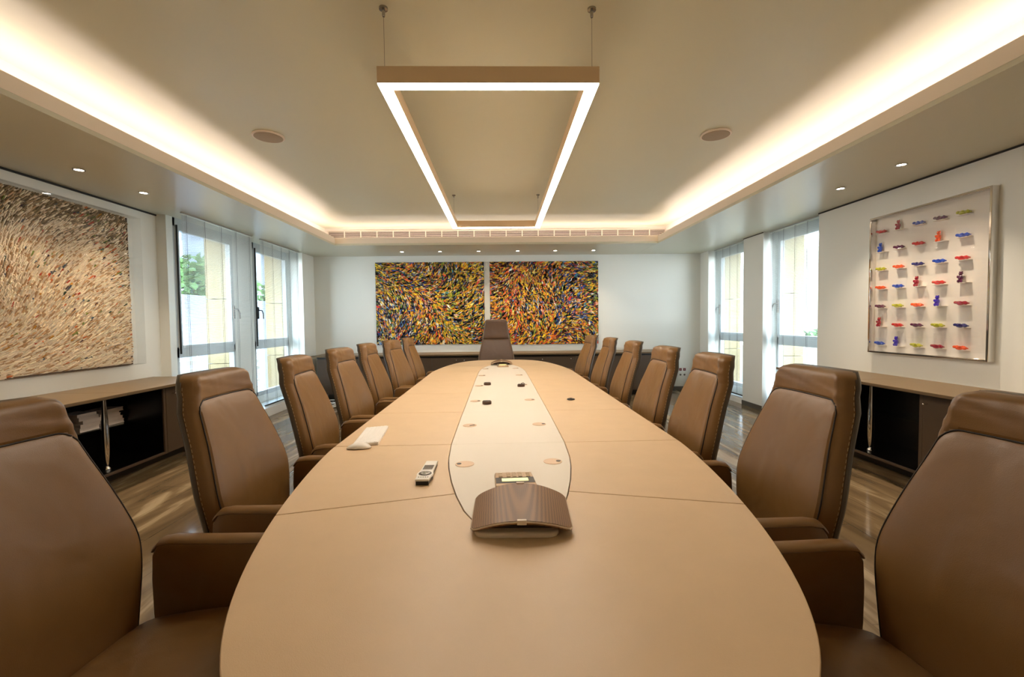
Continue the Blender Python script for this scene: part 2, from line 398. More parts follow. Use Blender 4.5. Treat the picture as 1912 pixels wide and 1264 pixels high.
# ------------------------------------------------------------------ table
XT, YC, HL = .015, 3.83, 3.255
def wout(y):
    t = HL-abs(y-YC)
    if t <= 0: return 0
    u = max(0, (1.62-t)/1.62)
    return .845*(1-u**1.3)**.255
SP = [(0,0),(.012,.045),(.04,.082),(.09,.118),(.17,.155),(.30,.192),(.445,.224),(.6,.250),(.72,.264),(.965,.277),(1.6,.281),(2.575,.281)]
SH = 2.575
def win(y):
    t = SH-abs(y-YC)
    if t <= 0: return 0
    for (a,b),(c,d) in zip(SP, SP[1:]):
        if t <= c: return b+(d-b)*(t-a)/(c-a)
    return .281
table = thing('conference_table', 'long oval conference table in tan leather panels with a cream centre strip', 'table', (XT, YC, 0), .007)
T = .016
def lin_s(a, b, n): return [a+(b-a)*i/n for i in range(n+1)]
seams = [2.22, 3.022, 3.83, 4.638, 5.44]; G = .0018
# side panels between the seams
def panel(sg, y0, y1, s0=0, s1=0):
    """s0/s1: slant of each end seam (outer edge offset in y)"""
    pts = []
    inner = lin_s(y0, y1, 16); 
    for y in inner: pts.append((sg*(win(y)+.0035), y))
    ya, yb = y0+s0, y1+s1
    for y in lin_s(yb, ya, 24): pts.append((sg*wout(y), y))
    return [(x, y-YC) for x, y in pts]
names = []
for sg in (-1, 1):
    ys = [1.575]+seams+[6.085]
    for i in range(len(ys)-1):
        s0 = -.145 if i == 0 else 0; s1 = .145 if i == len(ys)-2 else 0
        p = MB().prism(panel(sg, ys[i]+G, ys[i+1]-G, s0, s1), .74-T, .74).build('leather_panel', M['tleather'], table, bevel=.0022)
# end panels
def endcap(near):
    f = (lambda y: y) if near else (lambda y: 2*YC-y)
    ye = YC-HL; yi = YC-SH
    pts = []
    for y in [1.575-.145-G]+[ye+(1.43-ye)*((k/26)**2) for k in range(25, 0, -1)]: pts.append((-wout(y), y))
    pts.append((0, ye)); pts += [(-x, y) for x, y in pts[:-1][::-1]]
    inn = [(win(y)+.0035, y) for y in lin_s(1.575-G, yi+.03, 14)]
    inn += [(win(yi+d)+.0035, yi+d-.0035) for d in (.02, .01, .004)]
    pts += inn+[(0, yi-.0035)]+[(-x, y) for x, y in inn[::-1]]
    pts = [(x, f(y)-YC) for x, y in pts]
    return pts
for near in (True, False):
    MB().prism(endcap(near), .74-T, .74).build('end_panel', M['tleather'], table, bevel=.0022)
# cream strip
ys = [YC-SH]+seams+[YC+SH]
for i in range(len(ys)-1):
    y0, y1 = ys[i]+G*.35, ys[i+1]-G*.35
    n = 40 if i in (0, len(ys)-2) else 14
    def warp(k):
        q = k/n
        if i == 0: return y0+(y1-y0)*q**2
        if i == len(ys)-2: return y1-(y1-y0)*(1-q)**2
        return y0+(y1-y0)*q
    yy = [warp(k) for k in range(n+1)]
    pts = [(win(y), y-YC) for y in yy if win(y) > .001]+[(-win(y), y-YC) for y in yy[::-1] if win(y) > .001]
    MB().prism(pts, .74-T, .7405).build('centre_panel', M['strip'], table, bevel=.001)
# dark core just below and the plinths
core = [(wout(y)-.36, y-YC) for y in lin_s(YC-HL+.12, YC+HL-.12, 90)]
core = core+[(-x, y) for x, y in core[::-1]]
MB().prism(core, .69, .74-T).build('table_core', M['tedge'], table)
rim = [(wout(y)*.999, y-YC) for y in [YC-HL+.004+(2*HL-.008)*(.5-.5*cos(pi*k/120)) for k in range(121)]]
for yy in (-1.9, 0, 1.9):
    MB().prism([(.22*cos(a*pi/16), yy+.42*sin(a*pi/16)) for a in range(32)], .03, .705).build('pedestal', M['tdark'], table, bevel=.004)
    MB().prism([(.30*cos(a*pi/16), yy+.52*sin(a*pi/16)) for a in range(32)], 0, .03).build('foot_plate', M['steel'], table, bevel=.004)
# cable grommets
for i, (x, y) in enumerate([(-.161,1.901),(.212,1.915),(-.19,2.616),(.213,2.62),(-.202,3.424),(.209,3.446),(-.213,4.242),(.2,4.271),(-.222,5.045),(.192,5.045),(-.207,5.758),(.175,5.774)]):
    x, y = x-XT, y-YC; x, y = x*cos(.007)+y*sin(.007), y*cos(.007)-x*sin(.007)
    g = MB().lathe([(.0395,0),(.0395,.0018),(.037,.0026),(.0335,.0020),(.033,.0024),(0.001,.0024)], 40).build('cable_grommet', M['grommet'], table, loc=(x, y, .7405), smooth=True)
    sx = -1 if i == 0 else 1
    if i in (2,): k = MB().prism([(.0,-.016),(.03,-.002),(.026,.006),(.004,-.008)], .0, .004)
    else: k = MB().lathe([(.010,0),(.010,.0035),(.002,.0035)], 14, (sx*.024, 0, 0))
    k.build('cable_slot', M['black'], g)

# ------------------------------------------------------------------ chairs
def interp(tab, z):
    if z <= tab[0][0]: return tab[0][1]
    for i in range(len(tab)-1):
        (a,b),(c,d) = tab[i], tab[i+1]
        if z <= c:
            p0 = tab[max(i-1,0)]; p3 = tab[min(i+2,len(tab)-1)]; h = c-a; q = (z-a)/h
            ma = (d-p0[1])/(c-p0[0]); mb = (p3[1]-b)/(p3[0]-a)
            return (2*q**3-3*q*q+1)*b+(q**3-2*q*q+q)*h*ma+(-2*q**3+3*q*q)*d+(q**3-q*q)*h*mb
    return tab[-1][1]
W_STD = [(.42,.195),(.50,.228),(.60,.256),(.70,.274),(.75,.275),(.82,.262),(.92,.237),(1.0,.217),(1.07,.202),(1.12,.192),(1.156,.183)]
U_STD = [(.42,.034),(.55,.018),(.72,.0),(.88,-.045),(1.0,-.090),(1.07,-.114),(1.156,-.130)]
W_TALL = [(.42,.195),(.50,.228),(.60,.262),(.70,.288),(.76,.288),(.85,.268),(.95,.246),(1.06,.223),(1.2,.200),(1.32,.183),(1.372,.176)]
U_TALL = [(.42,.045),(.55,.030),(.73,.0),(.88,-.035),(1.05,-.085),(1.2,-.110),(1.372,-.120)]
def make_chair(name, label, tall=False):
    W, U = (W_TALL, U_TALL) if tall else (W_STD, U_STD)
    ztop = W[-1][0]; zseam = 1.055 if tall else 1.060; zband = zseam-.035
    lm = M['leather_h'] if tall else M['leather']
    t = thing(name, label, 'chair')
    bw = .012 if tall else .024        # how far the side band spreads beyond the panel
    def sd(v, z):
        wp = interp(W, z)-bw-.002
        if tall: return z-zseam
        r = .04; x = abs(v)-wp+r; y = z-zseam+r
        return min(max(x,y),0)+sqrt(max(x,0)**2+max(y,0)**2)-r
    NF, NB, NZ = 44, 7, 84
    rows = []; tagsd = []
    for j in range(NZ+1):
        z = .42+(ztop-.42)*j/NZ
        w = interp(W, z); u0 = interp(U, z); top = ztop-z
        rt = .035   # rounding of the crown
        sh = rt-sqrt(max(rt*rt-(rt-top)**2, 0)) if top < rt else 0
        wsh = max(0, .03-sqrt(max(.03**2-(.03-top)**2, 0))) if top < .03 else 0
        w -= wsh; wf = w-bw
        loop = []; sds = []
        for k in range(NF+1):   # front face from -v to +v
            s_ = -1+2*k/NF; v = s_*wf; d = sd(v, z)
            u = u0+.018*s_*s_*(1 if not tall else .4)-.006     # slight hug
            if d < 0: u += .013*(1-exp(d/.035))-.004*exp(-(d/.0045)**2)
            else:
                u += (.016 if tall else .010)*(1-exp(-d/.02))*(1 if z > zband else .3)-.004*exp(-(d/.0045)**2)
                if not tall and z > zband: u += .0028*sin(18*v+120*(z-1.0)+2.5*sin(11*v+40*z))*min(1, d/.03)*(.3+.7*exp(-((abs(v)-.15)/.06)**2))
            if abs(z-zband) < .006 and d > 0.004: u -= .003
            e = max(0, abs(s_)-.93)/.07; u -= .006*e*e
            loop.append((u-sh*.8, v, z)); sds.append(d)
        for k in range(1, NB+1):   # band going back on +v side
            q = k/NB; v = wf+bw*(1-(1-q)**1.6); d = .02*q
            uu = loop[NF][0]-.044*q**1.15-.004+.006*sin(pi*q)
            if abs(z-zband) < .006: uu -= .0
            loop.append((uu+sh*.3*q, v, z)); sds.append(.05)
        ub = loop[-1][0]
        loop.append((ub-.006, w*.6, z)); loop.append((ub-.008, 0, z)); loop.append((ub-.006, -w*.6, z)); sds += [.05]*3
        for k in range(NB, 0, -1):
            p = loop[NF+k]; loop.append((p[0], -p[1], z)); sds.append(.05)
        rows.append(loop); tagsd.append(sds)
    n = len(rows[0]); parts = {'backrest': MB(), 'back_panel': MB(), 'headrest': MB()}
    V = [p for r in rows for p in r]; sel = {k: [] for k in parts}
    for j in range(NZ):
        for k in range(n):
            k2 = (k+1) % n
            d = max(tagsd[j][k], tagsd[j][k2]); z = rows[j][k][2]
            nm = 'back_panel' if d < .002 and k < NF else ('headrest' if z > zband-.001 and (not tall or z >= zseam-.004) else 'backrest')
            sel[nm].append((j*n+k, j*n+k2, (j+1)*n+k2, (j+1)*n+k))
    sel['backrest'].append(tuple(range(n-1,-1,-1))); sel['headrest'].append(tuple(range(NZ*n, (NZ+1)*n)))
    for nm, fs in sel.items():
        used = sorted({i for f in fs for i in f}); mp = {a: b for b, a in enumerate(used)}
        mb = MB(); mb.add([V[i] for i in used], [tuple(mp[i] for i in f) for f in fs]); mb.build(nm, lm, t, smooth=True, angle=60)
    # piping along the panel outline
    def front_u(v, z):
        jf = min(NZ-1e-6, max(0, (z-.42)/(ztop-.42)*NZ)); wf = max(interp(W, z)-bw, .01)
        kf = min(NF-1e-6, max(0, (v/wf+1)/2*NF)); j, k = int(jf), int(kf); a, b = jf-j, kf-k
        return (rows[j][k][0]*(1-b)+rows[j][k+1][0]*b)*(1-a)+(rows[j+1][k][0]*(1-b)+rows[j+1][k+1][0]*b)*a
    if not tall:
        path = []
        for z in lin_s(.46, zseam-.04, 24): path.append((-(interp(W, z)-bw-.002), z))
        wp = interp(W, zseam)-bw-.002
        for a in range(1, 9):
            zz = zseam-.04+.04*sin(a*pi/16); path.append((-(interp(W, zz)-bw-.002)+.04-.04*cos(a*pi/16), zz))
        path = path+[(v, zseam) for v in lin_s(-wp+.05, 0, 6)]
        path = path+[(-v, z) for v, z in path[::-1][1:]]
    else: path = [(v, zseam) for v in lin_s(-interp(W, zseam)+.012, interp(W, zseam)-.012, 20)]
    MB().tube([(front_u(v, z)+.0012, v, z) for v, z in path], .0024, 6).build('piping', M['piping'], t, smooth='all')
    for sg in (-1, 1):
        st = MB(); pts = []
        for j in range(4, NZ-3, 2):
            p = rows[j][NF+NB-1]; pts.append((p[0], sg*(p[1]+.001), p[2]))
        for a, b in zip(pts, pts[1:]): st.tube([a, tuple(a[i]+(b[i]-a[i])*.6 for i in range(3))], .0011, 4)
        st.build('stitching', M['stitch'], t)
    # rear shell
    sr = []
    for j in range(0, NZ+1, 3):
        z = rows[j][0][2]; w = interp(W, z)+.003; top = ztop-z
        if top < .03: w -= max(0, .03-sqrt(max(.03**2-(.03-top)**2, 0)))
        ub = rows[j][NF+NB][0]
        sr.append([(ub+.006, w, z),(ub-.004, w+.001, z),(ub-.020, w-.012, z),(ub-.030, w*.6, z),(ub-.034, 0, z),(ub-.030, -w*.6, z),(ub-.020, -w+.012, z),(ub-.004, -w-.001, z),(ub+.006, -w, z),(ub+.004, 0, z)])
    MB().loft(sr).build('back_shell', M['shell'], t, smooth=True, angle=50)
    # seat
    sh = [(.03,-.20),(.05,-.235),(.30,-.252),(.46,-.245),(.505,-.20),(.515,0),(.505,.20),(.46,.245),(.30,.252),(.05,.235),(.03,.20),(.02,0)]
    def ring(k, z, dz=0): return [(.27+(a-.27)*k, b*k, z+dz*(.02+.09*(a-.02))) for a, b in sh]
    MB().loft([ring(.93,.395), ring(1,.41), ring(1.0,.480,1), ring(.965,.498,1), ring(.80,.506,1), ring(.3,.509,1)]).build('seat', lm, t, sub=2)
    MB().loft([ring(.6,.35), ring(.86,.37), ring(.9,.397)]).build('seat_shell', M['shell'], t, sub=1)
    # armrests
    for sg in (-1, 1):
        prof = [(.030,.40),(.022,.50),(.020,.60),(.024,.670),(.040,.700),(.070,.709),(.20,.711),(.36,.711),(.415,.708),(.432,.694),(.436,.66),(.435,.52),(.43,.40)]
        a = MB(); vi, vo = .266, .318
        rws = []
        for v, k in ((vi,.0),(vi+.004,.006),(vo-.004,.006),(vo,.0)):
            rws.append([(.235+(u-.235)*(1 if k else .985), sg*v, z-(0 if k else .004)) for u, z in prof])
        a.loft(rws if sg > 0 else rws).build('armrest', lm, t, smooth=True, angle=50)
        pr = [(.012,.672),(.034,.699),(.075,.7125),(.20,.7125),(.36,.7125),(.432,.708),(.455,.694),(.46,.68),(.40,.684),(.20,.684),(.07,.684)]
        # pad: rounded bar lying on the arm
        pts = [(.0245,.684),(.042,.7035),(.08,.7095),(.2,.7085),(.36,.7095),(.41,.706),(.430,.690)]
        pad = MB(); rr = []
        for u, z in pts: rr.append([(u, sg*(.292+.0285*cos(q*pi/6)), z-.003+.0135*sin(q*pi/6)*(1 if sin(q*pi/6) > 0 else .5)) for q in range(12)])
        pad.loft(rr).build('arm_pad', lm, t, smooth=True, angle=60)
    # base
    MB().tube([(.25,0,.07),(.25,0,.36)], .028, 16).build('gas_column', M['chrome'], t, smooth=True)
    sb = MB()
    for k in range(5):
        a = 2*pi*k/5+.3; sb.tube([(.25,0,.10), (.25+.15*cos(a),.15*sin(a),.095), (.25+.29*cos(a),.29*sin(a),.07)], .02, 10, rs=[.026,.019,.013])
    sb.build('star_base', M['chrome'], t, smooth=True)
    for k in range(5):
        a = 2*pi*k/5+.3; c_ = (.25+.29*cos(a), .29*sin(a))
        m = MB(); m.tube([(c_[0]-.02*sin(a), c_[1]+.02*cos(a), .028), (c_[0]+.02*sin(a), c_[1]-.02*cos(a), .028)], .028, 14); m.tube([(c_[0],c_[1],.04),(c_[0],c_[1],.07)], .008, 8)
        m.build('caster', M['black'], t, smooth=True)
    return t
def clabel(side, k):
    return ['brown leather armchair nearest the camera on the %s side, cut by the frame', 'second brown leather armchair from the camera on the %s side of the table', 'third brown leather armchair from the camera on the %s side of the table',
     'fourth brown leather armchair from the camera, the middle one on the %s side', 'third brown leather armchair from the far end on the %s side of the table', 'second brown leather armchair from the far end on the %s side of the table', 'farthest brown leather armchair on the %s side, beside the table head'][k] % side
LEFT = [(-1.060,1.060,2),(-.999,1.844,.5),(-1.023,2.619,-5.2),(-1.041,3.363,2.3),(-1.051,4.079,-.5),(-1.011,4.792,7.2),(-.982,5.489,.3)]
RIGHT = [(1.020,.935,2),(1.014,1.659,0),(.973,2.390,-2.8),(.967,3.067,-1.5),(.994,3.915,-3.0),(.991,4.743,-1.3),(.968,5.599,2.8)]
proto = None
for side, lst in (('left', LEFT), ('right', RIGHT)):
    for k, (x, y, a) in enumerate(lst):
        rz = -R(a) if side == 'left' else pi+R(a)
        if proto is None:
            proto = make_chair('conference_chair', clabel(side, k)); proto['group'] = 'leather chairs along the table'
            proto.location = (x, y, 0); proto.rotation_euler = (0,0,rz)
        else: dup(proto, (x, y, 0), rz, clabel(side, k))
hc = make_chair('head_chair', 'tall dark brown leather chair at the far head of the table', True)
hc.location = (-.088, 7.38, 0); hc.rotation_euler = (0,0,-pi/2)

# ------------------------------------------------------------------ sideboards
def side_cab(s, xf, xw, y0, y1, n0, n1, label):
    """s=-1 left wall, +1 right; xf = |front| xw = |wall|; open niche n0..n1"""
    t = thing('sideboard', label, 'sideboard', (s*xw, (y0+y1)/2, 0)); t_y = (y0+y1)/2
    def B(m, a, b, c, d, e, f): return m.box(s*(a-xw), s*(b-xw), c-t_y, d-t_y, e, f)
    xw = xw-.004
    # top: leather slab in two lengths
    ov = .10
    for a, b in ((y0-.03, (n0+n1)/2-.001), ((n0+n1)/2+.001, y1+.0)):
        B(MB(), xf-ov, xw, a, b, .752, .777).build('top', M['cabtop'], t, bevel=.003)
    m = MB(); B(m, xf-.02, xw, y0, y1, .735, .752)
    m.build('top_frame', M['cabdark'], t)
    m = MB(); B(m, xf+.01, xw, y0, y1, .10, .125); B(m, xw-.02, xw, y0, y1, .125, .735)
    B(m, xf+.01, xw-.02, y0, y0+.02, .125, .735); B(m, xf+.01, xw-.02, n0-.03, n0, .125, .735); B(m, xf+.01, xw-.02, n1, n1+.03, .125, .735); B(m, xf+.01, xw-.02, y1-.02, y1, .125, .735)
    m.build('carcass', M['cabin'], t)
    m = MB(); B(m, xf+.14, xw-.04, y0+.1, y1-.1, 0, .10); m.build('plinth', M['cabdark'], t)
    m = MB(); B(m, xf-.004, xf+.012, n0-.03, n0, .10, .735); B(m, xf-.004, xf+.012, n1, n1+.03, .10, .735); B(m, xf-.004, xf+.012, n0, n1, .10, .122)
    m.build('niche_frame', M['cab'], t, bevel=.002)
    def door(a, b, ky):
        m = MB(); B(m, xf-.006, xf+.009, a, b, .104, .732); d = m.build('door', M['cab'], t, bevel=.002)
        k = MB(); k.tube([(s*(xf-.006-xw), ky-t_y, .671), (s*(xf-.035-xw), ky-t_y, .671)], .005, 10); k.ball((s*(xf-.037-xw), ky-t_y, .671), .009)
        k.build('knob', M['chrome'], d, smooth=True)
    if y1-n1 > .2: door(n1+.033, y1-.003, n1+.033+.08 if s < 0 else n1+.1)
    if n0-y0 > .2:
        ym = (y0+n0-.03)/2
        door(ym+.002, n0-.033, n0-.07); door(y0+.003, ym-.002, y0+.08)
    # glass shelf with a concave front
    g = []
    for y in lin_s(n0+.002, n1-.002, 16):
        q = (y-(n0+n1)/2)/((n1-n0)/2); g.append((s*(3.50+.09*(1-q*q)-xw), y-t_y))
    g += [(s*(xw-.021-xw), n1-.002-t_y), (s*(xw-.021-xw), n0+.002-t_y)]
    MB().prism(g, .418, .426).build('glass_shelf', M['shelfglass'], t)
    # spindle column of polished chrome
    cxx = s*(xf+.10-xw); cy = (n0+n1)/2-t_y
    MB().lathe([(.028,.125),(.030,.132),(.022,.142),(.014,.150),(.016,.16),(.024,.26),(.027,.38),(.026,.46),(.022,.56),(.018,.64),(.0155,.735)], 24, (cxx, cy, 0)).build('chrome_column', M['chrome'], t, smooth=True, angle=60)
    return t
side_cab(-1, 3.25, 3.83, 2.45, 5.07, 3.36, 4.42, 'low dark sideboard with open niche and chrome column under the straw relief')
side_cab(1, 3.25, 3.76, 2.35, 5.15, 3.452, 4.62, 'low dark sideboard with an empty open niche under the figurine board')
# books on the glass shelf of the left sideboard
bk = [(4.19,4.445),(4.185,4.44),(4.17,4.41),(4.19,4.38),(4.215,4.425)]
bl = ['bottom', 'second', 'middle', 'fourth', 'topmost']
for stack, (yo, ths, sh) in enumerate([(4.20, (.034,.032,.03,.016,.036), (0,-.012,-.035,-.05,-.004)), (3.94, (.036,.03,.03,.034,.028), (0,.012,.03,.0,-.02))]):
    z = .4265
    for i, th in enumerate(ths):
        dy = sh[i]; w_ = .20 if stack == 0 else .19
        r_ = random.uniform(-.04, .04)
        o = thing('book', '%s white book in the stack on the %s half of the left glass shelf' % (bl[i], ['window side', 'camera side'][stack]), 'book', (-3.70, yo+dy+.10, z), r_, 'white books on the left sideboard shelf')
        MB().box(-.085, .087, -w_/2+.002, w_/2-.003, .003, th-.003).build('pages', M['paper'], o)
        MB().box(-.09, .09, -w_/2, w_/2, 0, .003).box(-.09, .09, -w_/2, w_/2, th-.003, th-.0004).box(-.09, -.087, -w_/2, w_/2, .003, th-.003).build('cover', M['paper'], o)
        z += th
# far credenza
t = thing('credenza', 'long low dark credenza under the two paintings at the far wall', 'credenza', (-.17, 8.2, 0))
YFc = 7.95-8.2; YW = YF-8.2-.003
for a, b in ((-3.11, -1.0), (-.998, 1.1), (1.102, 3.15)): MB().box(a, b, YFc-.08, YW, .755, .78).build('top', M['cabtop'], t, bevel=.003)
MB().box(-3.03, 3.07, YFc-.01, YW, .728, .755).build('top_frame', M['cabdark'], t)
m = MB(); m.box(-3.03, 3.07, YFc+.012, YW, .10, .728); m.build('carcass', M['cabdark'], t)
MB().box(-2.9, 2.95, YFc+.12, YW, 0, .10).build('plinth', M['cabdark'], t)
knobs = {-6:1, -5:-1, -4:1, -3:-1, -2:1, -1:-1, 0:-1, 1:1, 2:1, 3:-1, 4:1, 5:-1}
for k in range(-6, 6):
    x0 = -.05+.5*k; x1 = x0+.5
    d = MB().box(max(x0,-3.03)+.002, x1-.002, YFc-.004, YFc+.011, .104, .715).build('door', M['cab'], t, bevel=.002)
    kx = x0+.07 if knobs[k] < 0 else x1-.07
    MB().ball((kx, YFc-.022, .671), .011).tube([(kx, YFc-.004, .671), (kx, YFc-.02, .671)], .005, 8).build('knob', M['chrome'], d, smooth=True)

# ------------------------------------------------------------------ paintings on the far wall
def hsv(h, s_, v):
    import colorsys
    return colorsys.hsv_to_rgb(h, s_, v)+(1,)
PAL = {'yellow': (226,176,24), 'ochre': (214,140,26), 'orange': (226,98,30), 'red': (196,44,36), 'blue': (36,66,140), 'navy': (20,24,52), 'black': (18,16,16),
       'white': (226,214,196), 'olive': (136,148,34), 'green': (54,104,50), 'teal': (44,128,140), 'sky': (110,150,190), 'maroon': (104,24,30), 'pink': (214,140,120), 'cream': (236,206,120)}
PAL = {k: lin(v) for k, v in PAL.items()}
def painting(label, x0, x1, z0, z1, zones, seed):
    rd = random.Random(seed); t = thing('abstract_painting', label, 'painting', ((x0+x1)/2, YF, z0), group='pair of paintings on the far wall')
    W, H = x1-x0, z1-z0
    MB().box(-W/2, W/2, -.035, -.002, 0, H).build('canvas', M['canvas'], t)
    m = MB(); ph = [rd.uniform(0, 6) for _ in range(6)]
    N = 7500
    for i in range(N):
        x = rd.uniform(-W/2, W/2); z = rd.uniform(0, H); u, v = x/W+.5, z/H
        ang = 1.1*sin(2.3*u*2+ph[0]+1.5*v)+.9*cos(3.1*v+ph[1]-2*u)+.6*sin(5*u*v+ph[2])+rd.gauss(0, .35)
        if rd.random() < .12: ang = rd.choice([0, pi/2])
        big = i < N*.4
        L = rd.uniform(.06, .17) if big else rd.uniform(.02, .075); wd = L*rd.uniform(.14, .36)
        names_, wts = zones(u, v, rd)
        c = PAL[rd.choices(names_, wts)[0]]; br = rd.uniform(.9, 1.6); c = tuple(min(1, q*br) for q in c[:3])+(1,)
        ca, sa = cos(ang), sin(ang); y = -.0352-.0000012*i
        sh = rd.uniform(-.3, .3); ox, oz = rd.uniform(-.003, .003), rd.uniform(-.004, .001)
        for lay in (0, 1):
            if lay == 0 and rd.random() < .45: continue
            g, gw = (1.12, wd*1.0+.005) if lay == 0 else (1, wd); pts = []
            for a, b in ((-L/2*g, sh*gw), (-L*.1, -gw/2), (L/2*g, -sh*gw), (L*.15, gw/2)):
                px, pz = x+a*ca-b*sa+(ox if lay == 0 else 0), z+a*sa+b*ca+(oz if lay == 0 else 0)
                pts.append((min(W/2, max(-W/2, px)), y+(.0000006 if lay == 0 else 0), min(H, max(0, pz))))
            m.add(pts, [(0,1,2,3)], c if lay else (.012,.012,.022,1))
    m.build('paint_strokes', M['paint'], t)
def z1_(u, v, rd):
    n = ['yellow','ochre','orange','red','blue','navy','black','white','olive','green','teal','sky','maroon','pink','cream']
    w = [30,14,8,3,6,10,10,7,10,3,2,3,2,3,8]
    if u < .35 and v < .55: w[4] += 10; w[5] += 12; w[7] += 8; w[11] += 6; w[0] -= 10
    if u > .6: w[8] += 10; w[0] += 6; w[9] += 3
    if .15 < u < .45 and v > .6: w[2] += 8; w[4] += 6
    if .3 < u < .6 and .3 < v < .7: w[2] += 6; w[13] += 4
    return n, w
def z2_(u, v, rd):
    n = ['yellow','ochre','orange','red','blue','navy','black','white','olive','green','teal','sky','maroon','pink','cream']
    w = [28,18,16,5,5,8,9,6,6,2,2,2,3,4,9]
    if u > .88: w[8] += 30; w[9] += 12; w[4] += 8
    elif .6 < u and .25 < v: w[4] += 18; w[10] += 5; w[11] += 5; w[2] -= 6
    if u < .3: w[2] += 10; w[3] += 6
    if v < .25: w[2] += 8; w[0] += 6
    return n, w
painting('abstract painting of yellow green and navy shards, left of the far pair', -2.313, -.310, .925, 2.447, z1_, 11)
painting('abstract painting of orange yellow and blue shards, right of the far pair', -.205, 1.818, .905, 2.445, z2_, 23)

# ------------------------------------------------------------------ paper relief on the left wall
t = thing('paper_relief', 'large relief of thousands of rolled paper sticks in a clear acrylic case', 'artwork', (XLA, 3.6, .945))
Y0, Y1, H = 2.30-3.6, 4.747-3.6, 1.485
MB().box(.004, .02, Y0, Y1, 0, H).build('backing', M['wood'], t)
MB().box(.02, .05, Y1-.006, Y1, 0, H).box(.02, .05, Y0, Y0+.006, 0, H).box(.02, .05, Y0, Y1, 0, .006).build('side_rail', M['stick'] if 0 else M['wood'], t)
m = MB(); rd = random.Random(5)
sy, sz = .0195, .0125
ny, nz = int((Y1-Y0)/sy), int(H/sz)
for j in range(nz):
    for i in range(ny):
        y = Y0+.008+(i+rd.random())*sy*.99; z = (j+rd.random())*sz
        u = (y-Y0)/(Y1-Y0); v = z/H
        yy = (y+3.6)
        ang = R(22)+R(62)*min(1, max(0, (v-.12)/.55))+R(26)*sin(2.6*(yy-3.2)+2.2*v)*(.4+.6*v)+R(18)*sin(6*v+1.5*yy)+rd.gauss(0, .12)
        L = rd.uniform(.045, .075); wd = rd.uniform(.0034, .0050)
        d = Vector((.45+rd.uniform(-.1,.15), cos(ang), sin(ang))).normalized()
        a = d.cross(Vector((1,0,0))).normalized()*wd; b = d.cross(a).normalized()*wd
        p = Vector((.021+rd.uniform(0,.01), y, z)); q = p+d*L
        if q.y > Y1-.002: q.y = Y1-.002
        if q.z > H: q.z = H
        if q.y < Y0: q.y = Y0
        base = (252,234,208) if rd.random() < .8 else (206,168,126)
        if rd.random() < min(1, max(0, (v-.72)/.22))*.75: base = rd.choice([(150,130,96),(120,100,72),(186,160,120)])  # shadow towards the top, put into the stick colours
        cl = exp(-((yy-4.25)**2/.10+(v-.62)**2/.10))
        if rd.random() < .02+.22*cl*(sin(9*yy+7*v) > .3): base = rd.choice([(190,70,40),(210,150,50),(120,140,60),(80,100,120),(70,40,60),(220,120,60),(60,80,60)])
        k = rd.uniform(.82, 1.12); c = tuple(min(1, x*k) for x in lin(base)[:3])+(1,)
        vs = [p+a+b, p-a+b, p-a-b, p+a-b, q+a+b, q-a+b, q-a-b, q+a-b]
        m.add(vs, [(0,1,5,4),(1,2,6,5),(2,3,7,6),(3,0,4,7),(4,5,6,7)], c)
m.build('paper_sticks', M['stick'], t)
ac = MB(); a0, a1 = Y0-.11, Y1+.115
ac.box(.094, .098, a0, a1, -.005, H+.02); ac.box(.006, .094, a1-.004, a1, -.005, H+.02); ac.box(.006, .094, a0, a0+.004, -.005, H+.02); ac.box(.006, .094, a0+.004, a1-.004, H+.016, H+.02); ac.box(.006, .094, a0+.004, a1-.004, -.005, -.001)
ac.build('acrylic_case', M['acryl'], t)

# ------------------------------------------------------------------ figurine board on the right wall
FY0, FY1, FZ0, FZ1 = 3.372, 4.512, .987, 2.320
t = thing('display_board', 'white square display board in a polished chrome frame with small shelves', 'artwork', (XR, (FY0+FY1)/2, FZ0))
hw, H = (FY1-FY0)/2, FZ1-FZ0
MB().box(-.0035, -.001, -hw+.01, hw-.01, .01, H-.01).build('backboard', M['boardwhite'], t)
m = MB(); fw = .018
m.box(-.062, -.002, -hw, -hw+fw, 0, H); m.box(-.062, -.002, hw-fw, hw, 0, H); m.box(-.062, -.002, -hw+fw, hw-fw, 0, fw); m.box(-.062, -.002, -hw+fw, hw-fw, H-fw, H)
m.build('frame', M['chrome'], t, bevel=.003)
MB().box(-.0595, -.058, -hw+fw, hw-fw, fw, H-fw).build('front_glass', M['acryl'], t)
cols = [4.395, 4.197, 3.998, 3.80, 3.604]; rowsz = [2.155, 1.974, 1.792, 1.610, 1.427, 1.245, 1.064]
for cy_ in cols:
    for z in rowsz: MB().box(-.056, -.0035, cy_-(FY0+FY1)/2-.048, cy_-(FY0+FY1)/2+.048, z-.003-FZ0, z-FZ0).build('shelf', M['boardwhite'], t)
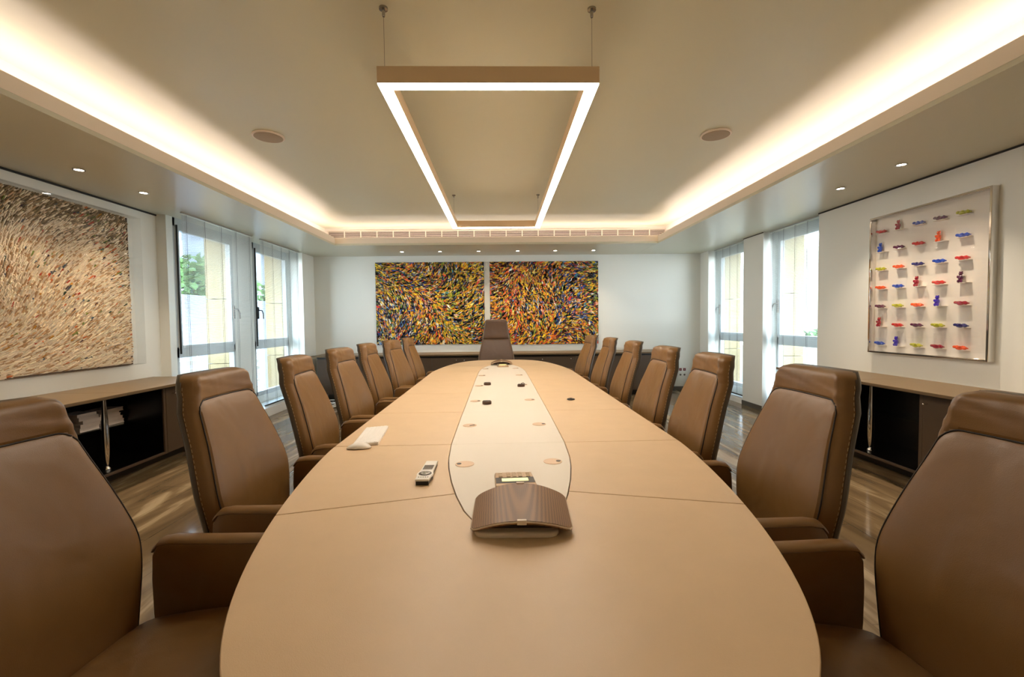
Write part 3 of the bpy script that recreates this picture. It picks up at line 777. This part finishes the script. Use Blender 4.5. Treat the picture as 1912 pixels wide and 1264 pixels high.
def fig_mb(stand):
    m = MB()
    # body along local z when standing; head, muzzle, ears, arms, legs
    parts = [((0,0,.030),.0155,(.85,1,1.35)), ((0,0,.058),.0115,(.95,1,1)), ((-.008,0,.056),.006,(1,1,.8)), ((.001,.008,.068),.0042,(1,1,1)), ((.001,-.008,.068),.0042,(1,1,1)),
             ((-.008,.012,.038),.0062,(1,.8,1.4)), ((-.008,-.012,.038),.0062,(1,.8,1.4)), ((-.006,.0085,.010),.0085,(1.1,.85,1.25)), ((-.006,-.0085,.010),.0085,(1.1,.85,1.25))]
    for c_, r_, sc in parts: m.ball(tuple(q*1.27 for q in c_), r_*1.27, 14, 8, sc)
    if not stand:   # lying on its back along y, head towards the far side
        m.v = [(a*.9+0.0, .036-c_, .012-(-b*0)-a*1.0) for a, b, c_ in m.v] if 0 else [(b, (.046-c_)*1.15, .0165-a*1.0-.004) for a, b, c_ in m.v]
    zmin = min(p[2] for p in m.v); m.v = [(a, b, c_-zmin) for a, b, c_ in m.v]
    return m
grid = [['red','S:blue','green','orange','purple','S:crimson','blue'], ['S:crimson','purple','orange','blue','green','red','S:violet'], ['blue','red','navy','S:crimson','orange','purple','green'],
        ['purple','S:orange','blue','red','S:violet','green','crimson'], ['green','blue','red','S:purple','crimson','navy','orange']]
rown = ['top row', 'second row down', 'third row down', 'middle row', 'third row up', 'second row up', 'bottom row']
coln = ['leftmost column', 'second column from left', 'middle column', 'second column from right', 'rightmost column']
cache = {}
for ci, col in enumerate(grid):
    for ri, c_ in enumerate(col):
        st = c_.startswith('S:'); k = c_[2:] if st else c_
        if c_ not in cache:
            o = fig_mb(st).build('bear_figurine', FIG[k], smooth='all'); cache[c_] = o
        else:
            o = cache[c_].copy(); COL.objects.link(o)
        o.location = (XR-.0300, cols[ci]+(.018 if st else .006), rowsz[ri]+.0002)
        kk = {'crimson': 'dark red', 'violet': 'violet blue', 'navy': 'navy blue'}.get(k, k)
        tag(o, '%s glass bear %s, %s, %s of the board' % (kk, 'standing' if st else 'lying', rown[ri], coln[ci]), 'figurine', 'glass bears on the display board')

# ------------------------------------------------------------------ pendant lamp
PX, PY0, PY1, PZ = -.047, 2.30, 5.81, 2.515
t = thing('pendant_lamp', 'large rectangular frame lamp with a glowing underside hanging over the table', 'lamp', (PX, (PY0+PY1)/2, PZ))
hx, hy, bw = .550, (PY1-PY0)/2, .064
def ringbox(m, hx, hy, bw, z0, z1):
    m.box(-hx, hx, -hy, -hy+bw, z0, z1); m.box(-hx, hx, hy-bw, hy, z0, z1); m.box(-hx, -hx+bw, -hy+bw, hy-bw, z0, z1); m.box(hx-bw, hx, -hy+bw, hy-bw, z0, z1)
m = MB(); ringbox(m, hx, hy, bw, .004, .085); m.build('housing', M['alu'], t)
m = MB(); ringbox(m, hx-.002, hy-.002, bw-.004, 0, .004); m.build('diffuser', M['lamp'], t)
for sx in (-1, 1):
    for sy_ in (-1, 1):
        x, y = sx*(hx-.025), sy_*(hy-.06)
        MB().tube([(x, y, .085), (x, y, ZC-PZ-.03)], .0014, 6).build('suspension_wire', M['steel'], t)
        MB().lathe([(.006,-.045),(.008,-.04),(.008,-.012),(.022,-.010),(.022,0)], 16, (x, y, ZC-PZ)).build('ceiling_mount', M['steel'], t, smooth=True)
# ceiling loudspeakers
for n, (x, y) in enumerate([(-1.935,3.93),(1.852,3.91)]):
    t = thing('ceiling_speaker', 'round flush ceiling loudspeaker %s of the pendant lamp' % ['left', 'right'][n], 'loudspeaker', (x, y, ZC), group='round ceiling loudspeakers')
    MB().lathe([(.122,0),(.126,-.006),(.124,-.014),(.112,-.016),(.112,-.0155)], 40).build('rim', M['lip'], t, smooth=True)
    MB().lathe([(.111,-.015),(.111,-.018),(.06,-.021),(.002,-.022)], 40).build('grille', M['spk'], t, smooth=True)
# downlights
SPOTS = [(-3.30,3.70,'nearer the camera above the straw relief'),(-3.295,4.34,'nearer the window above the straw relief'),(3.245,3.65,'nearer the camera above the figurine board'),(3.245,4.31,'nearer the window above the figurine board'),
  (-1.71,8.0,'leftmost of the six before the far wall'),(-1.05,8.0,'second from the left of the six before the far wall'),(-.38,8.0,'third from the left of the six before the far wall'),(.30,8.0,'third from the right of the six before the far wall'),(.96,8.0,'second from the right of the six before the far wall'),(1.63,8.0,'rightmost of the six before the far wall')]
def lightob(name, typ, loc, rot, energy, color, **k):
    l = bpy.data.lights.new(name, typ); l.energy = energy; l.color = color
    for a, b in k.items(): setattr(l, a, b)
    o = bpy.data.objects.new(name, l); COL.objects.link(o); o.location = loc; o.rotation_euler = rot
    return o
for n, (x, y, lb) in enumerate(SPOTS):
    t = thing('recessed_downlight', 'small round downlight '+lb, 'downlight', (x, y, ZS), group='recessed downlights')
    MB().lathe([(.030,-.002),(.041,-.001),(.043,-.005),(.040,-.008),(.031,-.007),(.030,-.002)], 24).build('rim', M['chrome'], t, smooth=True)
    MB().lathe([(.029,-.0025),(.026,-.0045),(.002,-.0055)], 20).build('bulb', M['bulb'], t)
    lightob('spot_lamp', 'SPOT', (x, y, ZS-.03), (0,0,0), 16 if n < 4 else 9, (1,.82,.62), spot_size=R(100), spot_blend=.9, shadow_soft_size=.03)
for yy in (2.4, 1.1, -.2):     # the same fittings go on behind the frame
    for x in (-3.30, 3.245):
        lightob('spot_lamp', 'SPOT', (x, yy, ZS-.03), (0,0,0), 14, (1,.82,.62), spot_size=R(100), spot_blend=.9, shadow_soft_size=.03)
# cove strip lights in the trough
led = (1, .84, .80)
def strip(x, y, sx, sy_, rot, e): lightob('cove_strip', 'AREA', (x, y, 2.625), rot, e, led, shape='RECTANGLE', size=sx, size_y=sy_)
LEN = LY+1.5
strip(LX-.13, (LY-1.5)/2, .05, LEN, (pi, 0, 0), 7.0)
strip(RX+.13, (LY-1.5)/2, .05, LEN, (pi, 0, 0), 7.0)
strip((LX+RX)/2, LY+.18, RX-LX+.2, .05, (pi, 0, 0), 4.2)
# vent grille on the far cove wall
t = thing('air_vent', 'long slotted air vent in the recess above the two paintings', 'vent', (-.03, CY, 2.755))
MB().box(-2.84, 2.83, -.006, -.001, 0, .115).build('vent_back', M['grilleback'], t)
m = MB()
for k in range(5): m.box(-2.84, 2.83, -.018, -.008, .012+k*.021, .018+k*.021)
m.build('louvres', M['grille'], t)
m = MB(); m.box(-2.86, 2.85, -.022, -.001, .112, .125); m.box(-2.86, 2.85, -.022, -.001, -.012, .003)
for i in range(22):
    x = -2.84+i*(5.67/21); m.box(x-.006, x+.006, -.024, -.006, 0, .115)
m.build('vent_frame', M['grille'], t)

# ------------------------------------------------------------------ things on the table
TZ = .741
def phone(label, x, y, rz, sc=1.0, z=TZ):
    """conference loudspeaker: arched mesh body, pale legs, keypad console in front (+y local)"""
    t = thing('conference_phone', label, 'phone', (x, y, z), rz)
    NX, NY = 36, 14
    def surf(a, b, off=0):   # a,b in -1..1 ; arched lid
        hw_ = .142+.004*(b*.5+.5)
        xx = a*hw_; yy = -.122+(b*.5+.5)*.238
        yy += .022*(1-a*a)*b
        zc = .058-.034*a*a-.003*(1-b)*.5
        return (xx*sc, yy*sc, (zc+off)*sc)
    def rc(a, b):   # round the four corners
        r = .16
        ax, bx = abs(a), abs(b)
        if ax > 1-r and bx > 1-r:
            dx, dy = ax-(1-r), bx-(1-r); l = sqrt(dx*dx+dy*dy); mxx = max(dx, dy)
            if l > 0: k = mxx/l; dx, dy = dx*k, dy*k
            a = math.copysign(1-r+dx, a); b = math.copysign(1-r+dy, b)
        return a, b
    vs = []; fs = []
    for off in (0, -.011):
        for j in range(NY+1):
            for i in range(NX+1):
                a, b = rc(-1+2*i/NX, -1+2*j/NY); vs.append(surf(a*(1 if off == 0 else .985), b*(1 if off == 0 else .985), off))
    n = (NX+1)*(NY+1)
    for j in range(NY):
        for i in range(NX):
            q = j*(NX+1)+i; fs.append((q, q+1, q+NX+2, q+NX+1)); fs.append((n+q, n+q+NX+1, n+q+NX+2, n+q+1))
    bd = [i for i in range(NX+1)]+[j*(NX+1)+NX for j in range(1, NY+1)]+[NY*(NX+1)+i for i in range(NX-1, -1, -1)]+[j*(NX+1) for j in range(NY-1, 0, -1)]
    for a, b in zip(bd, bd[1:]+bd[:1]): fs.append((a, a+n, b+n, b))
    MB().add(vs, fs).build('speaker_cover', M['pmesh'], t, smooth=True, angle=50)
    # pale rim under the edge of the cover
    MB().tube([tuple(Vector(vs[i])+Vector((0,0,-.004*sc))) for i in bd], .0028*sc, 6, closed=True).build('rim', M['pbase'], t, smooth='all')
    # inner body and pale foot
    MB().loft([[(x_*sc, yy*sc, .012*sc) for x_ in (-.112, .112)]+[((.112-.224*i/12)*sc, yy*sc, (.040-.030*((1-i/6)**2))*sc) for i in range(13)] for yy in (-.098, .108)]).build('body', M['pbody'], t, smooth=True)
    MB().loft([[(xx*sc*k-.012*sc, (yy*k-.008)*sc, zz*sc) for xx, yy in ((-.122,-.092),(-.112,-.112),(-.09,-.121),(.09,-.121),(.108,-.112),(.116,-.096),(.11,.10),(-.11,.10))] for k, zz in ((1,.0),(1,.006),(.985,.012),(.95,.014))]).build('foot', M['pbase'], t, smooth=True, angle=50)
    for yy, w_ in ((-1.0, .022), (1.0, .022)):
        p = surf(0, yy, 0); MB().box(p[0]-.013*sc, p[0]+.013*sc, p[1]-.006*sc, p[1]+.006*sc, p[2]-.010*sc, p[2]+.0025*sc).build('clip', M['pbase'], t, bevel=.001)
    # keypad console
    k0 = .215
    con = MB().loft([[(xx*sc, yy*sc, zz*sc) for xx, yy, zz in r_] for r_ in (
        [(-.073,k0-.01,0),(.073,k0-.01,0),(.073,k0+.165,0),(-.073,k0+.165,0)], [(-.073,k0-.01,.026),(.073,k0-.01,.026),(.070,k0+.165,.014),(-.070,k0+.165,.014)])]).build('keypad', M['pkey'], t, bevel=.003)
    con.rotation_euler = (0,0,R(4)); con.location = (.002*sc, 0, 0)
    zt = lambda yy: (.026-.012*(yy-k0+.01)/.175)*sc
    def slab(xa, xb, ya, yb, h, m_, nm):
        o = MB().add([(xa*sc,ya*sc,zt(ya)),(xb*sc,ya*sc,zt(ya)),(xb*sc,yb*sc,zt(yb)),(xa*sc,yb*sc,zt(yb)),(xa*sc,ya*sc,zt(ya)+h),(xb*sc,ya*sc,zt(ya)+h),(xb*sc,yb*sc,zt(yb)+h),(xa*sc,yb*sc,zt(yb)+h)],
          [(0,3,2,1),(4,5,6,7),(0,1,5,4),(1,2,6,5),(2,3,7,6),(3,0,4,7)]).build(nm, m_, con)
    slab(-.070, .070, k0+.020, k0+.092, .0006, M['black'], 'display_bezel')
    slab(-.048, .048, k0+.042, k0+.078, .0012, M['lcd'], 'display')
    for i in range(3):
        for j in range(4): slab(-.028+i*.022, -.014+i*.022, k0+.098+j*.016, k0+.108+j*.016, .003, M['pbtn'], 'button')
    for i, x_ in enumerate((-.058, .046)):
        for j in range(3): slab(x_, x_+.014, k0+.100+j*.020, k0+.111+j*.020, .003, M['pbtn'], 'button')
    return t
phone('grey brown arched conference phone at the near end of the cream strip', .053, 1.365, R(-1.5))
fp = phone('dark conference phone at the far end of the cream strip', -.005, 6.32, pi)

# keyboard
t = thing('keyboard', 'thin white wireless keyboard on the left of the table beside the mouse', 'keyboard', (-.690, 2.395, TZ), R(6))
KW, KD = .062, .175
MB().add([(-KW,-KD,0),(KW,-KD,0),(KW,KD,0),(-KW,KD,0),(-KW,-KD,.009),(KW,-KD,.016),(KW,KD,.016),(-KW,KD,.009)], [(0,3,2,1),(4,5,6,7),(0,1,5,4),(1,2,6,5),(2,3,7,6),(3,0,4,7)]).build('body', M['wplastic'], t, bevel=.003)
for i in range(6):
    for j in range(14):
        x0 = -KW+.006+i*.0188; y0 = -KD+.007+j*.0246; z = .009+.007*(x0+KW+.008)/(2*KW)
        if i == 0 and 4 <= j <= 8:
            if j > 4: continue
            y1 = y0+.0246*4+.0225
        else: y1 = y0+.0225
        MB().box(x0, x0+.0165, y0, y1, z-.001, z+.0018).build('key', M['keycap'], t)
# mouse
t = thing('computer_mouse', 'glossy white low mouse lying beside the keyboard', 'mouse', (-.688, 2.172, TZ), R(4))
rr = []
for i in range(15):
    q = -1+2*i/14; x = q*.056; hh = .021*(1-abs(q)**2.3)*(1+.12*q)+.002; w_ = .028*(1-.28*abs(q)**3)*(sqrt(max(0, 1-abs(q)**8)) if abs(q) < 1 else .45)
    rr.append([(x, w_*cos(a*pi/10), .005+(hh if sin(a*pi/10) > 0 else .004)*sin(a*pi/10)) for a in range(20)])
MB().loft(rr).build('shell', M['wplastic'], t, smooth='all')
MB().prism([(.040*cos(a*pi/8), .020*sin(a*pi/8)) for a in range(16)], 0, .004).build('foot', M['greyplastic'], t)
# remote
t = thing('remote_control', 'silver remote control with a round key pad lying on the tan leather', 'remote control', (-.297, 1.772, TZ), R(-1))
out = [(-.0255,-.112),(.0255,-.112),(.0275,-.070),(.031,-.055),(.031,-.040),(.0275,-.025),(.0245,0),(.0235,.112),(-.0235,.112),(-.0245,0),(-.0275,-.025),(-.031,-.040),(-.031,-.055),(-.0275,-.070)]
MB().prism([(x*.93, y*.985) for x, y in out], 0, .014).build('underside', M['black'], t, bevel=.002)
f = MB().prism(out, .014, .022).build('faceplate', M['wplastic'], t, bevel=.0015)
for k in range(5): MB().box(-.019, .019, .002+k*.011, .007+k*.011, .022, .0235).build('button_row', M['greyplastic'], t)
MB().lathe([(.0245,.022),(.0245,.0232),(.0205,.0232),(.0205,.022)], 32, (0,-.047,0)).build('outer_ring', M['greyplastic'], t)
MB().lathe([(.018,.022),(.018,.0245),(.013,.0248),(.012,.0235),(.002,.0235)], 32, (0,-.047,0)).build('dial', M['steel'], t, smooth=True)
MB().lathe([(.006,.0235),(.006,.0255),(.001,.0257)], 20, (0,-.047,0)).build('centre_key', M['wplastic'], t, smooth=True)
for k in range(5): MB().box(-.019+k*.0085, -.0145+k*.0085, -.090, -.087, .022, .0232).build('small_key', M['greyplastic'], t)
# small connector boxes
def puck(lb, x, y, w_, d, rz, cable):
    t = thing('connector_box', lb, 'connector', (x, y, TZ), rz, 'small connectors on the cream strip')
    MB().prism([(w_*cos(a*pi/10)*(1 if abs(cos(a*pi/10)) < .9 else .95), d*sin(a*pi/10)) if sin(a*pi/10) < 0 else (w_*cos(a*pi/10), d*.5*sin(a*pi/10)) for a in range(20)], 0, .022).build('housing', M['wood'], t, bevel=.003)
    MB().box(-w_*.8, w_*.8, -d*.3, d*.3, .022, .026).build('cap', M['black'], t, bevel=.001)
    if cable: MB().tube([(0,0,.028),(.02,.01,.034),(.035,.03,.02),(.03,.05,.004)], .003, 6).build('cable', M['black'], t, smooth=True)
puck('dark connector box nearer the camera on the left of the cream strip', -.112, 3.292, .034, .03, 0, False)
puck('dark connector box farther back on the left of the cream strip', -.139, 4.286, .034, .03, 0, False)
puck('dark connector with a short cable on the right of the cream strip', .174, 4.145, .034, .024, 0, True)
t = thing('cable_ring', 'small round black coaster ring with a coiled lead on the right leather', 'coaster', (.52, 3.419, TZ))
MB().tube([(.027*cos(a*pi/16), .027*sin(a*pi/16), .004) for a in range(32)], .0038, 6, closed=True).build('ring', M['black'], t, smooth='all')
MB().tube([(.018*cos(a*.5)*(1-a*.02), .018*sin(a*.5)*(1-a*.02), .004+a*.0004) for a in range(22)], .0022, 6).build('lead', M['greyplastic'], t, smooth='all')
MB().lathe([(.024,0),(.024,.001),(.001,.001)], 24).build('pad', M['black'], t)

# sockets on the far wall
for n, (z0, mm, lb) in enumerate([(.345, 'red', 'double wall socket plate with two red inserts, upper of the pair'), (.245, 'plate', 'double white wall socket plate, lower of the pair on the far wall')]):
    t = thing('wall_socket', lb, 'socket', (3.42, YF, z0))
    MB().box(-.085, .085, -.010, -.001, 0, .092).build('plate', M['plate'], t, bevel=.002)
    for x in (-.038, .038):
        if mm == 'red': MB().box(x-.024, x+.024, -.013, -.010, .022, .070).build('insert', M['red'], t, bevel=.001); MB().box(x-.006, x+.006, -.0145, -.013, .042, .050).build('slot', M['plate'], t)
        else:
            m = MB(); m.tube([(x, -.0105, .046), (x, -.0135, .046)], .024, 20); m.build('insert', M['plate'], t, smooth=True)
            MB().tube([(x-.008, -.0135, .046), (x-.008, -.0142, .046)], .003, 8).tube([(x+.008, -.0135, .046), (x+.008, -.0142, .046)], .003, 8).tube([(x, -.0135, .046), (x, -.0138, .046)], .019, 18).build('pin_holes', M['greyplastic'], t)
# cables on the floor by the credenza
rd = random.Random(3)
for n, (lb, mm) in enumerate([('white cable looped on the floor by the left end of the credenza', 'cable_w'), ('black cable looped on the floor by the left end of the credenza', 'black'), ('second white cable trailing toward the left chairs from the credenza', 'cable_w')]):
    cx_, cy_ = (-2.83, -2.76, -2.72)[n], (7.62, 7.5, 7.05)[n]; pts = []
    for k in range(30):
        a = k*.42+n; r_ = .10+.05*sin(k*.9+n); pts.append((cx_+r_*cos(a)*(1.2), cy_+r_*sin(a)*1.9+k*.003, .014+.012*n+.010*sin(k*.7)+.010))
    o = MB().tube(pts, .008, 6).build('floor_cable', M[mm], smooth='all'); tag(o, lb, 'cable', 'cables on the floor')

# ------------------------------------------------------------------ light, world, camera
W = bpy.data.worlds.new('World'); S.world = W; W.use_nodes = True; nt = W.node_tree
bg = nt.nodes['Background']; tc = nt.nodes.new('ShaderNodeTexCoord'); sp = nt.nodes.new('ShaderNodeSeparateXYZ'); rp = nt.nodes.new('ShaderNodeValToRGB')
rp.color_ramp.elements[0].position = 0; rp.color_ramp.elements[0].color = (.86,.93,.97,1); rp.color_ramp.elements[1].position = .8; rp.color_ramp.elements[1].color = (.42,.66,.92,1)
nt.links.new(tc.outputs['Generated'], sp.inputs[0]); nt.links.new(sp.outputs['Z'], rp.inputs[0]); nt.links.new(rp.outputs[0], bg.inputs['Color'])
bg.inputs['Strength'].default_value = 4.8
for x, y0, y1, s in ((-4.12, 5.3, 6.45, 1), (-4.12, 6.95, 8.05, 1), (4.4, 5.33, 6.47, -1), (4.4, 7.0, 8.2, -1)):
    o = lightob('window_portal', 'AREA', (x, (y0+y1)/2, 1.4), (0, -s*pi/2, 0), 1, (1,1,1), shape='RECTANGLE', size=2.4, size_y=y1-y0)
    o.data.cycles.is_portal = True

f = 850.; px, py = 956., 632.
yd = Vector((936-px, -(600-py), -f)).normalized(); xd = Vector((1, .0115, 0)); xd = (xd-yd*xd.dot(yd)).normalized(); zd = xd.cross(yd)
Rm = Matrix((xd, yd, zd))     # rows = world axes in camera space -> camera to world
cam = bpy.data.cameras.new('Camera'); cam.sensor_width = 36; cam.lens = 36*f/1912; cam.clip_start = .05; cam.clip_end = 300
co = bpy.data.objects.new('Camera', cam); COL.objects.link(co)
co.matrix_world = Matrix.Translation((0,0,1.34)) @ Rm.to_4x4()
S.camera = co
S.view_settings.view_transform = 'Standard'; S.view_settings.look = 'None'; S.view_settings.gamma = 1; S.view_settings.use_curve_mapping = False
S.view_settings.exposure = 1.98
